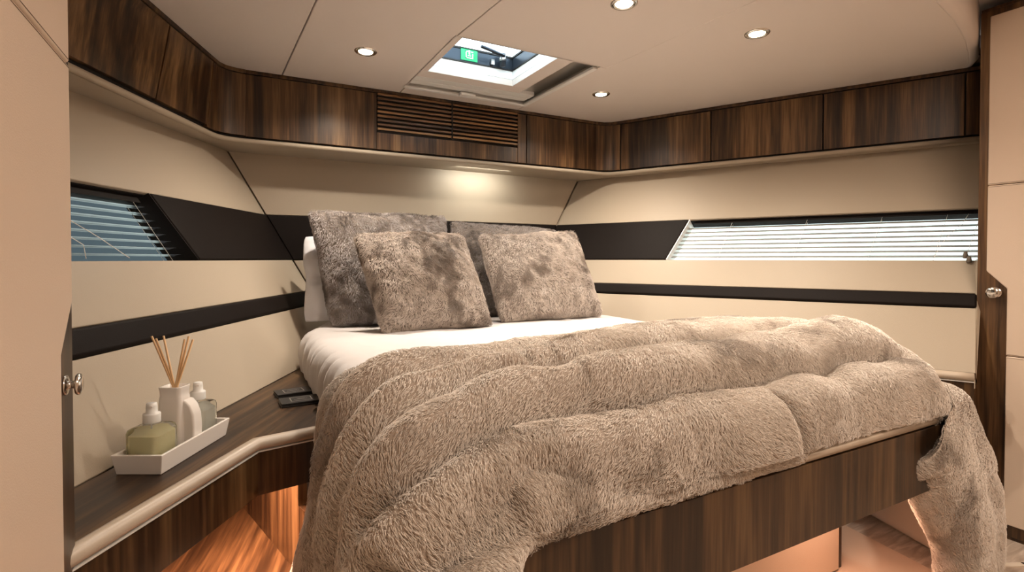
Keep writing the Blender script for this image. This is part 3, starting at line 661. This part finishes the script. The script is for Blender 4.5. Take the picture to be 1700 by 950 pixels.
def base(s,v):
    s=np.asarray(s,float);v=np.asarray(v,float)
    x=np.interp(s,PS,PX);z=np.interp(s,PS,PZ)
    vv=v.copy() if hasattr(v,'copy') else v
    q=zt(vv); z=z-(.785-np.maximum(q,.6))*np.clip((z-.6)/.185,0,1)-np.maximum(0,.6-q)*np.clip(z/.5,0,1)
    y=np.maximum(v,.70+.0*v)
    y=np.where(v<.76,.70+(.06)*np.exp((v-.76)/.06),v)
    wl=1-sm(-.1,.25,s)
    y=y-.05*wl*(1-sm(.7,1.0,v))
    # right hang: front edge curls round the corner of the frame
    wr=sm(SE+.03,SE+.16,s)
    th=np.clip((.88-v)/.14,0,2.4)
    yc=np.where(v<.88,.88-.14*np.sin(th),v); xc=np.where(v<.88,-.14*(1-np.cos(th)),0)
    y=y*(1-wr)+yc*wr; x=x+xc*wr
    x=x+wr*.35*(v-.95)*np.clip((.6-z)/.6,0,1)
    return x,y,z

CREASES = [
 (1.0, .016, [(-.66, 1.07), (-.3, 1.10), (-.2, 1.09), (-.11, 1.055), (-.016, 1.065), (.06, 1.10), (.16, 1.16)]),
 (1.0, .018, [(-.66, .96), (-.3, .99), (-.2, .98), (-.097, .955), (-.007, .960), (.091, .986), (.235, 1.02), (.441, 1.086), (.818, 1.171), (1.284, 1.137), (1.45, 1.12)]),
 (1.0, .016, [(-.66, .87), (-.3, .90), (-.196, .898), (-.106, .882), (-.057, .883), (.033, .900), (.154, .92), (.248, .901), (.383, .932), (.598, .932), (.948, .958), (1.432, 1.03)]),
 (1.0, .016, [(-.66, .79), (-.3, .82), (-.2, .815), (-.11, .800), (-.043, .795), (-.016, .800), (.02, .810), (.118, .81), (.324, .811), (.481, .813), (.782, .81), (1.167, .826), (1.40, .832)]),
 (.55, .012, [(-.088, .744), (-.016, .754), (.087, .760), (.185, .751), (.275, .748), (.405, .738), (.661, .726)]),
 (.6, .010, [(.849, .719), (.8, .735), (.759, .779), (.72, .81)]),
 (.6, .010, [(.23, 1.0), (.212, .96), (.226, .93)]),
 (.9, .014, [(-.66, .70), (-.3, .735), (-.191, .742), (-.093, .738), (-.043, .740), (.06, .748)]),
 (1.0, .016, [(-.66, 1.18), (-.35, 1.20), (-.15, 1.17), (.0, 1.12), (.15, 1.16), (.3, 1.22)]),
 (.5, .012, [(.35, 1.20), (.75, 1.26), (1.0, 1.27), (1.40, 1.25)]),
 (.7, .02, [(1.44, .93), (1.60, .96), (2.3, .99)]), (.6, .02, [(1.44, .78), (1.60, .80), (2.3, .80)]), (.6, .02, [(1.44, 1.15), (1.60, 1.2), (2.3, 1.2)]),
]
def seg_d(s, v, L_):
    d = np.full(s.shape, 9.)
    for (a0, b0), (a1, b1) in zip(L_[:-1], L_[1:]):
        ux, uy = a1-a0, b1-b0; t = np.clip(((s-a0)*ux+(v-b0)*uy)/(ux*ux+uy*uy), 0, 1); d = np.minimum(d, np.hypot(s-a0-t*ux, v-b0-t*uy))
    return d
NS, NV = 560, 190
sg = np.linspace(SL+.02, SR, NS); qg = np.linspace(0, 1, NV)
S2 = np.repeat(sg[:, None], NV, 1); f_, h_ = v_front(sg), v_head(sg)
f_ = f_+.010*vnoise(sg*5, 0*sg, 0*sg)*(sg > .4)*0+.004*vnoise(sg*9, 0*sg, 4+0*sg); h_ = h_+.02*vnoise(sg*4, 1+0*sg, 0*sg)
V2 = f_[:, None]*(1-qg)+h_[:, None]*qg
bx_, by_, bz_ = base(S2, V2); B = np.stack([bx_, by_, bz_], -1)
du = np.gradient(B, axis=0); dv = np.gradient(B, axis=1); nb = np.cross(du, dv); nb /= np.linalg.norm(nb, axis=-1)[..., None]+1e-9
for _ in range(3): nb[1:-1, 1:-1] = (nb[1:-1, 1:-1]*2+nb[:-2, 1:-1]+nb[2:, 1:-1]+nb[1:-1, :-2]+nb[1:-1, 2:]); nb /= np.linalg.norm(nb, axis=-1)[..., None]+1e-9
pil = np.ones_like(S2)
for a_, w_, L_ in CREASES:
    wob = seg_d(S2+.012*vnoise(S2*9, V2*9, 0*S2), V2+.012*vnoise(S2*8, V2*8, 5+0*S2), L_)
    pil = np.minimum(pil, 1-a_*np.exp(-wob/(w_*(1.35-.35*(1-sm(-.15, .10, S2))))))
edge = np.minimum((V2-f_[:, None]), (h_[:, None]-V2))
pil *= 1-.93*np.exp(-edge/.020)
hh = .004+.074*pil+.010*fbm(S2*3.2, V2*7, 0*S2)*pil+.0035*fbm(S2*15, V2*17, 3+0*S2)
hh += .010*np.maximum(0, vnoise(S2*5+V2*4, V2*9-S2*3, 9+0*S2))*(S2 > .3)
hh *= 1-.35*sm(.5, 1., (.80-V2)/.10)*(S2 > .15)
hang = 1-sm(-.15, -.02, S2); hh = hh*(1+.12*hang)-.016*hang; hh *= (1-.50*sm(.98, 1.20, V2))
P = B+nb*hh[..., None]; P[..., 2] = np.maximum(P[..., 2], .016)
Lw = B-nb*.0015; Lw[..., 2] = np.maximum(Lw[..., 2], .0135)
nv = NS*NV; Vt = P.reshape(-1, 3); Vl = Lw.reshape(-1, 3); Q = tris(NS, NV)
# top pile layer, closed round its border down to the lining
ring_i = [i*NV for i in range(NS)]+[(NS-1)*NV+j for j in range(1, NV)]+[i*NV+NV-1 for i in range(NS-2, -1, -1)]+[j for j in range(NV-2, 0, -1)]
nrg = len(ring_i); Vall = np.vstack([Vt, Vl[ring_i]])
bq = np.array([(ring_i[k], nv+k, nv+(k+1) % nrg, ring_i[(k+1) % nrg]) for k in range(nrg)])
thr_m = cloth('throw_backing', (.36, .30, .245), .9, 300, .5)
F1 = np.vstack([Q, bq])
thr_m.node_tree.nodes['Principled BSDF'].inputs['Base Color'].default_value = (.46, .39, .33, 1)
th = obj('fur_throw', Vall, F1.tolist(), thr_m, smooth=True, org=(.9, 1.0, .6)); tag(th, 'long beige faux fur throw with deep folds, draped across the foot of the bed', 'throw')
obj('lining', Vl, Q[:, ::-1].tolist(), M['lining'], th, smooth=True)
FM = furmat('beige_fur', [(0, (.26, .215, .18)), (.35, (.50, .435, .375)), (.62, (.76, .69, .62)), (1, (.92, .87, .81))])
def comb_throw(p, n):
    x, y, z = p.T; a = 1.9+1.3*fbm(x*3.1, y*3.1, z*3.1, 2)+.5*vnoise(x*11, y*11, z*11)
    g_ = np.stack([np.cos(a)*.9, -np.abs(np.sin(a))*.9, -.5+0*a], 1); return g_
def tone_throw(p):
    x, y, z = p.T; st_ = vnoise(x*3.5, y*13, z*5)+.7*vnoise(x*11, y*24, z*11+4)
    pt = sm(.30, .85, vnoise(x*6+9, y*9, z*6)+.35*vnoise(x*30, y*30, z*30))
    return .62+.16*st_-.40*pt
Tq = qtri(Q)
def keep_throw(a):
    x, y, z = a.T; k = np.ones(len(a)); k[z < .08] = .3; k[(x < .45) & (z < .28)] = .25; k[(x > 1.9) & (y > 1.0)] = .3; k[y < .95] = 1.25
    return k
fur(th, Vall, qtri(F1), 350000, .0115, .00056, FM, comb_throw, tone_throw, lean=1.3, clump=.42, keep=keep_throw)

# ---------------------------------------------------------------- cushions and pillow
def cushion(name, label, cat, cs, th_, m, seed, group=None, furm=None, count=0, flen=.013, pinch=.05, tone=None, expo=.42, sag=0, wr=.02):
    TL, TR, BL, BR = [np.array(c, float) for c in cs]; n_ = 61
    a, b = np.meshgrid(np.linspace(-1, 1, n_), np.linspace(-1, 1, n_), indexing='ij')
    a = np.sign(a)*(1-(1-np.abs(a))**1.35); b = np.sign(b)*(1-(1-np.abs(b))**1.35)
    aa = a*(1-pinch*(1-b**2)*np.abs(a)**2); bb = b*(1-pinch*(1-a**2)*np.abs(b)**2)
    aa = aa+.022*vnoise(b*2.6+seed, 0*a+seed, np.sign(a)*3)*np.abs(a)**3; bb = bb+.022*vnoise(a*2.6+seed, 5+0*a, np.sign(b)*3)*np.abs(b)**3
    cr_ = 1-.05*(np.abs(a*b))**5; aa = aa*cr_; bb = bb*cr_
    u = (aa+1)/2; v = (bb+1)/2
    Mp = (BL*((1-u)*(1-v))[..., None]+BR*(u*(1-v))[..., None]+TL*((1-u)*v)[..., None]+TR*(u*v)[..., None])
    nf = np.cross(BR-BL, TL-BL); nf = nf/np.linalg.norm(nf)
    t = np.maximum(0, (1-a**2)*(1-b**2))**expo*th_/2*(1-sag*b)
    lump = wr*fbm(a*2.2+seed, b*2.2, seed+0*a)*(1-a**2)**.3*(1-b**2)**.3
    wrk = .5*wr*np.abs(vnoise(a*5+b*2+seed, b*3, seed*2+0*a))*(1-a**2)**.3
    A = Mp+nf*(t+lump-wrk)[..., None]; Bk = Mp-nf*(t*.9)[..., None]
    V = np.vstack([A.reshape(-1, 3), Bk.reshape(-1, 3)]); q0 = tris(n_, n_); q1 = tris(n_, n_, n_*n_, True)
    # borders coincide: weld by reusing the front border
    mp = np.arange(len(V)); idx = np.arange(n_*n_).reshape(n_, n_)
    for s_ in (idx[0], idx[-1], idx[:, 0], idx[:, -1]): mp[s_+n_*n_] = s_
    V[:, 2] = np.maximum(V[:, 2], .765)
    q = np.vstack([q0, mp[q1]])
    used = np.unique(q); inv = np.zeros(len(V), int); inv[used] = np.arange(len(used)); V = V[used]; q = inv[q]
    o = obj(name, V, q.tolist(), m, smooth=True); tag(o, label, cat, group)
    if furm:
        sd = seed
        def comb(p, n): 
            x, y, z = p.T; an = -1.5+1.3*fbm(x*5+sd, y*5, z*5, 2)+.8*vnoise(x*22, y*22, z*22); return np.stack([np.cos(an), 0*an, np.sin(an)], 1)
        fur(o, V, qtri(q), count, flen, .0006, furm, comb, tone, lean=1.15, clump=.75, keep=lambda a_: np.where(a_[:, 1] > cs[0][1]+.03, .25, 1.))
    return o
backing = cloth('cushion_backing', (.20, .165, .14), .9, 300, .5)
FS = furmat('taupe_fur', [(0, (.10, .072, .055)), (.35, (.26, .205, .165)), (.65, (.50, .42, .36)), (1, (.70, .62, .55))])
FB = furmat('grey_fur', [(0, (.07, .054, .046)), (.35, (.19, .158, .142)), (.65, (.37, .33, .315)), (1, (.52, .48, .47))])
def tone_c(seed, k=.5, streak=.32):
    def f(p):
        x, y, z = p.T
        pt = sm(.05, .75, vnoise(x*7+seed, y*5, z*8)+.6*vnoise(x*17+seed, y*17, z*12)+.5*vnoise(x*45, y*45, z*28+seed))
        return k+.12*vnoise(x*30, y*30, z*30)-streak*pt+.12*vnoise(x*4, 0*y+seed, z*4)
    return f
cushion('pillow', 'white pillow standing behind the left grey fur cushion', 'pillow', ((.275, 2.50, 1.150), (.86, 2.52, 1.13), (.258, 2.36, .765), (.88, 2.36, .765)), .15, M['pillow'], 3.1, pinch=.04, expo=.5, wr=.035)
cushion('fur_cushion', 'large dark grey fur cushion standing at the back left, in front of the white pillow', 'cushion', ((.275, 2.35, 1.248), (.905, 2.35, 1.250), (.350, 2.245, .760), (.90, 2.245, .760)), .17, backing, 5.3, 'fur cushions on the bed', FB, 42000, .014, tone=tone_c(5.3, .66, .48))
cushion('fur_cushion', 'large dark grey fur cushion standing at the back right, mostly hidden', 'cushion', ((.912, 2.36, 1.225), (1.555, 2.40, 1.205), (.95, 2.255, .760), (1.54, 2.255, .760)), .16, backing, 8.7, 'fur cushions on the bed', FB, 34000, .014, tone=tone_c(8.7, .50, .35))
cushion('fur_cushion', 'smaller taupe fur cushion at the front left with dark streaks in its lower half', 'cushion', ((.408, 2.09, 1.145), (.884, 2.10, 1.152), (.490, 1.955, .757), (.965, 1.965, .757)), .16, backing, 1.9, 'fur cushions on the bed', FS, 48000, .013, tone=tone_c(1.9, .76, .5))
cushion('fur_cushion', 'smaller taupe fur cushion at the front right beside the bare white sheet', 'cushion', ((.980, 2.18, 1.150), (1.515, 2.17, 1.185), (1.030, 2.04, .757), (1.578, 2.015, .757)), .17, backing, 12.4, 'fur cushions on the bed', FS, 46000, .013, tone=tone_c(12.4, .74, .46))

# ---------------------------------------------------------------- tray, bottles, diffuser, card folders
tx = Vector((.4712, .882, 0)); ty = Vector((-.882, .4712, 0)); T0 = Vector((-.1295, 1.266, .60))      # along and across the tray, its near right corner
def tp(a, b, z): p = T0+tx*a+ty*b; return (p.x, p.y, .60+z)
Lt, Wt, Ht = .250, .100, .042
o_ = [tp(.004, .004, 0), tp(Lt-.004, .004, 0), tp(Lt-.004, Wt-.004, 0), tp(.004, Wt-.004, 0)]; r_ = [tp(-.003, -.003, Ht), tp(Lt+.003, -.003, Ht), tp(Lt+.003, Wt+.003, Ht), tp(-.003, Wt+.003, Ht)]
ri = [tp(.004, .004, Ht), tp(Lt-.004, .004, Ht), tp(Lt-.004, Wt-.004, Ht), tp(.004, Wt-.004, Ht)]; bi = [tp(.009, .009, .008), tp(Lt-.009, .009, .008), tp(Lt-.009, Wt-.009, .008), tp(.009, Wt-.009, .008)]
V = o_+r_+ri+bi; Fc = [(3, 2, 1, 0)]+[(i, (i+1) % 4, 4+(i+1) % 4, 4+i) for i in range(4)]+[(4+i, 4+(i+1) % 4, 8+(i+1) % 4, 8+i) for i in range(4)]+[(8+i, 8+(i+1) % 4, 12+(i+1) % 4, 12+i) for i in range(4)]+[(12, 13, 14, 15)]
o = fix(obj('tray', V, Fc, M['ceramic'], bevel=.002, seg=2)); tag(o, 'narrow white ceramic tray on the left shelf', 'tray')
def rbox(c, hx, hy, prof, r=.012, n=6):
    """rounded square section lofted through (scale, z)"""
    base_ = []
    for (sx_, sy_, a0) in ((1, 1, 0), (-1, 1, 90), (-1, -1, 180), (1, -1, 270)):
        for k in range(n+1):
            t = math.radians(a0+90*k/n); base_.append((sx_*(hx-r)+r*math.cos(t), sy_*(hy-r)+r*math.sin(t)))
    V = []; k = len(base_)
    for s_, z in prof:
        for x, y in base_:
            p = tx*(y*s_)+ty*(-x*s_); V.append((c[0]+p.x, c[1]+p.y, c[2]+z))
    Fc = []
    for i in range(len(prof)-1):
        for j in range(k): Fc.append((i*k+j, i*k+(j+1) % k, (i+1)*k+(j+1) % k, (i+1)*k+j))
    Fc += [tuple(range(k-1, -1, -1)), tuple(range((len(prof)-1)*k, len(prof)*k))]
    return V, Fc
def bottle(a, b, hx, h, liquid, label, group):
    c = Vector(tp(a, b, .0082)); root = thing('spray_bottle', label, 'bottle', tuple(c), group)
    G = rbox(c, hx, hx, [(.90, 0), (1, .004), (1, h-.010), (.94, h-.003), (.80, h), (.42, h+.002), (.36, h+.004), (.36, h+.010)]); obj('glass_body', *G, M['bottle'], root, smooth=True)
    G = rbox(c, hx-.004, hx-.004, [(.92, .005), (1, .008), (1, h*.80), (.99, h*.80+.0005)]); obj('liquid', *G, M[liquid], root, smooth=True)
    G = lathe_g([(.016, h+.006), (.0165, h+.008), (.0165, h+.024), (.0155, h+.026), (.011, h+.027), (.0105, h+.040), (.0095, h+.047), (.006, h+.048)], c, 28); obj('spray_cap', *G, M['white'], root, smooth=True)
    p = c+Vector((0, 0, h+.041)); q = (tx*-.25+ty*.97).normalized()
    G = tube_g([p+Vector((0, -.009, 0)), p+Vector((0, -.0125, 0))], .0025, 8); obj('nozzle', *G, M['ceramic'], root)
    G = tube_g([c+Vector((0, 0, h+.004)), c+Vector((.002, .002, .014))], .0014, 6); obj('dip_tube', *G, M['white'], root, smooth=True)
bottle(.048, .052, .0355, .080, 'oil', 'square spray bottle of yellow oil at the near end of the tray', 'spray bottles on the tray')
bottle(.208, .050, .032, .086, 'water', 'pale clear spray bottle at the far end of the tray', 'spray bottles on the tray')
c = Vector(tp(.128, .055, .0082)); vs_ = thing('reed_diffuser', 'white ceramic reed diffuser vase in the middle of the tray', 'diffuser', tuple(c))
G = rbox(c, .0275, .024, [(.92, 0), (1, .004), (.99, .05), (.93, .11), (.90, .120), (.86, .124), (.88, .134), (.93, .143), (.92, .1445), (.78, .1445), (.70, .130)], .010); obj('vase', *G, M['ceramic'], vs_, smooth=True, bevel=0)
pr = []; q0 = c+ty*-.020+tx*.006
arc = [(0, 0), (.028, 0), (.030, .05), (.028, .080), (.021, .100), (.010, .112), (0, .115)]
A = [(q0-ty*u-tx*.017+Vector((0, 0, z))) for u, z in arc]; Bp = [(q0-ty*u+tx*.017+Vector((0, 0, z))) for u, z in arc]
G = prism_g(A, Bp); fix(obj('side_lobe', *G, M['ceramic'], vs_, bevel=.005, seg=4))
for k, (dx, dy, bx2) in enumerate(((-.052, .012, -.004), (-.043, .016, 0.0), (-.026, .02, -.001), (.024, .004, .003), (.033, .01, .006), (.043, .0, .007))):
    Rr = Vector((.882, -.471, 0)); p0 = c+Rr*(-bx2*.2)+Vector((0, 0, .04)); p1 = c+Rr*bx2+Vector((0, 0, .145)); p2 = c+Rr*dx+Vector((0, dy, .255-.006*(k % 2)))
    G = tube_g([p0, p1, p2], .0023, 8); obj('reed', *G, M['reed'], vs_, smooth=True)
def folder(cx_, cy_, ang, w_, h_, label):
    root = thing('card_folder', label, 'folder', (cx_, cy_, .6), 'card folders on the left shelf')
    ca, sa = math.cos(ang), math.sin(ang)
    def bxr(x0, x1, y0, y1, z0, z1): V, Fc = box_g((x0, y0, z0), (x1, y1, z1)); return [(cx_+x*ca-y*sa, cy_+x*sa+y*ca, z) for x, y, z in V], Fc
    obj('cover', *bxr(-w_/2, w_/2, -h_/2, h_/2, .6003, .6040), M['card'], root, bevel=.001)
    obj('body', *bxr(-w_/2+.002, w_/2-.003, -h_/2+.002, h_/2-.002, .6042, .6095), M['card'], root)
    obj('cover', *bxr(-w_/2, w_/2, -h_/2, h_/2, .6097, .6125), M['card'], root, bevel=.001)
    fr = merge(bxr(-.030, .030, -.022, -.020, .6126, .6130), bxr(-.030, .030, .020, .022, .6126, .6130), bxr(-.030, -.028, -.020, .020, .6126, .6130), bxr(.028, .030, -.020, .020, .6126, .6130))
    obj('silver_frame', *fr, M['silver'], root)
    obj('emblem', *merge(bxr(-.020, .018, -.003, -.001, .6126, .6130), bxr(-.010, .012, .004, .006, .6126, .6130)), M['silver'], root)
folder(.182, 1.712, .05, .118, .078, 'black card folder with silver frame, nearer of the two on the left shelf')
folder(.172, 1.832, .12, .108, .074, 'black card folder with silver frame, farther of the two on the left shelf')
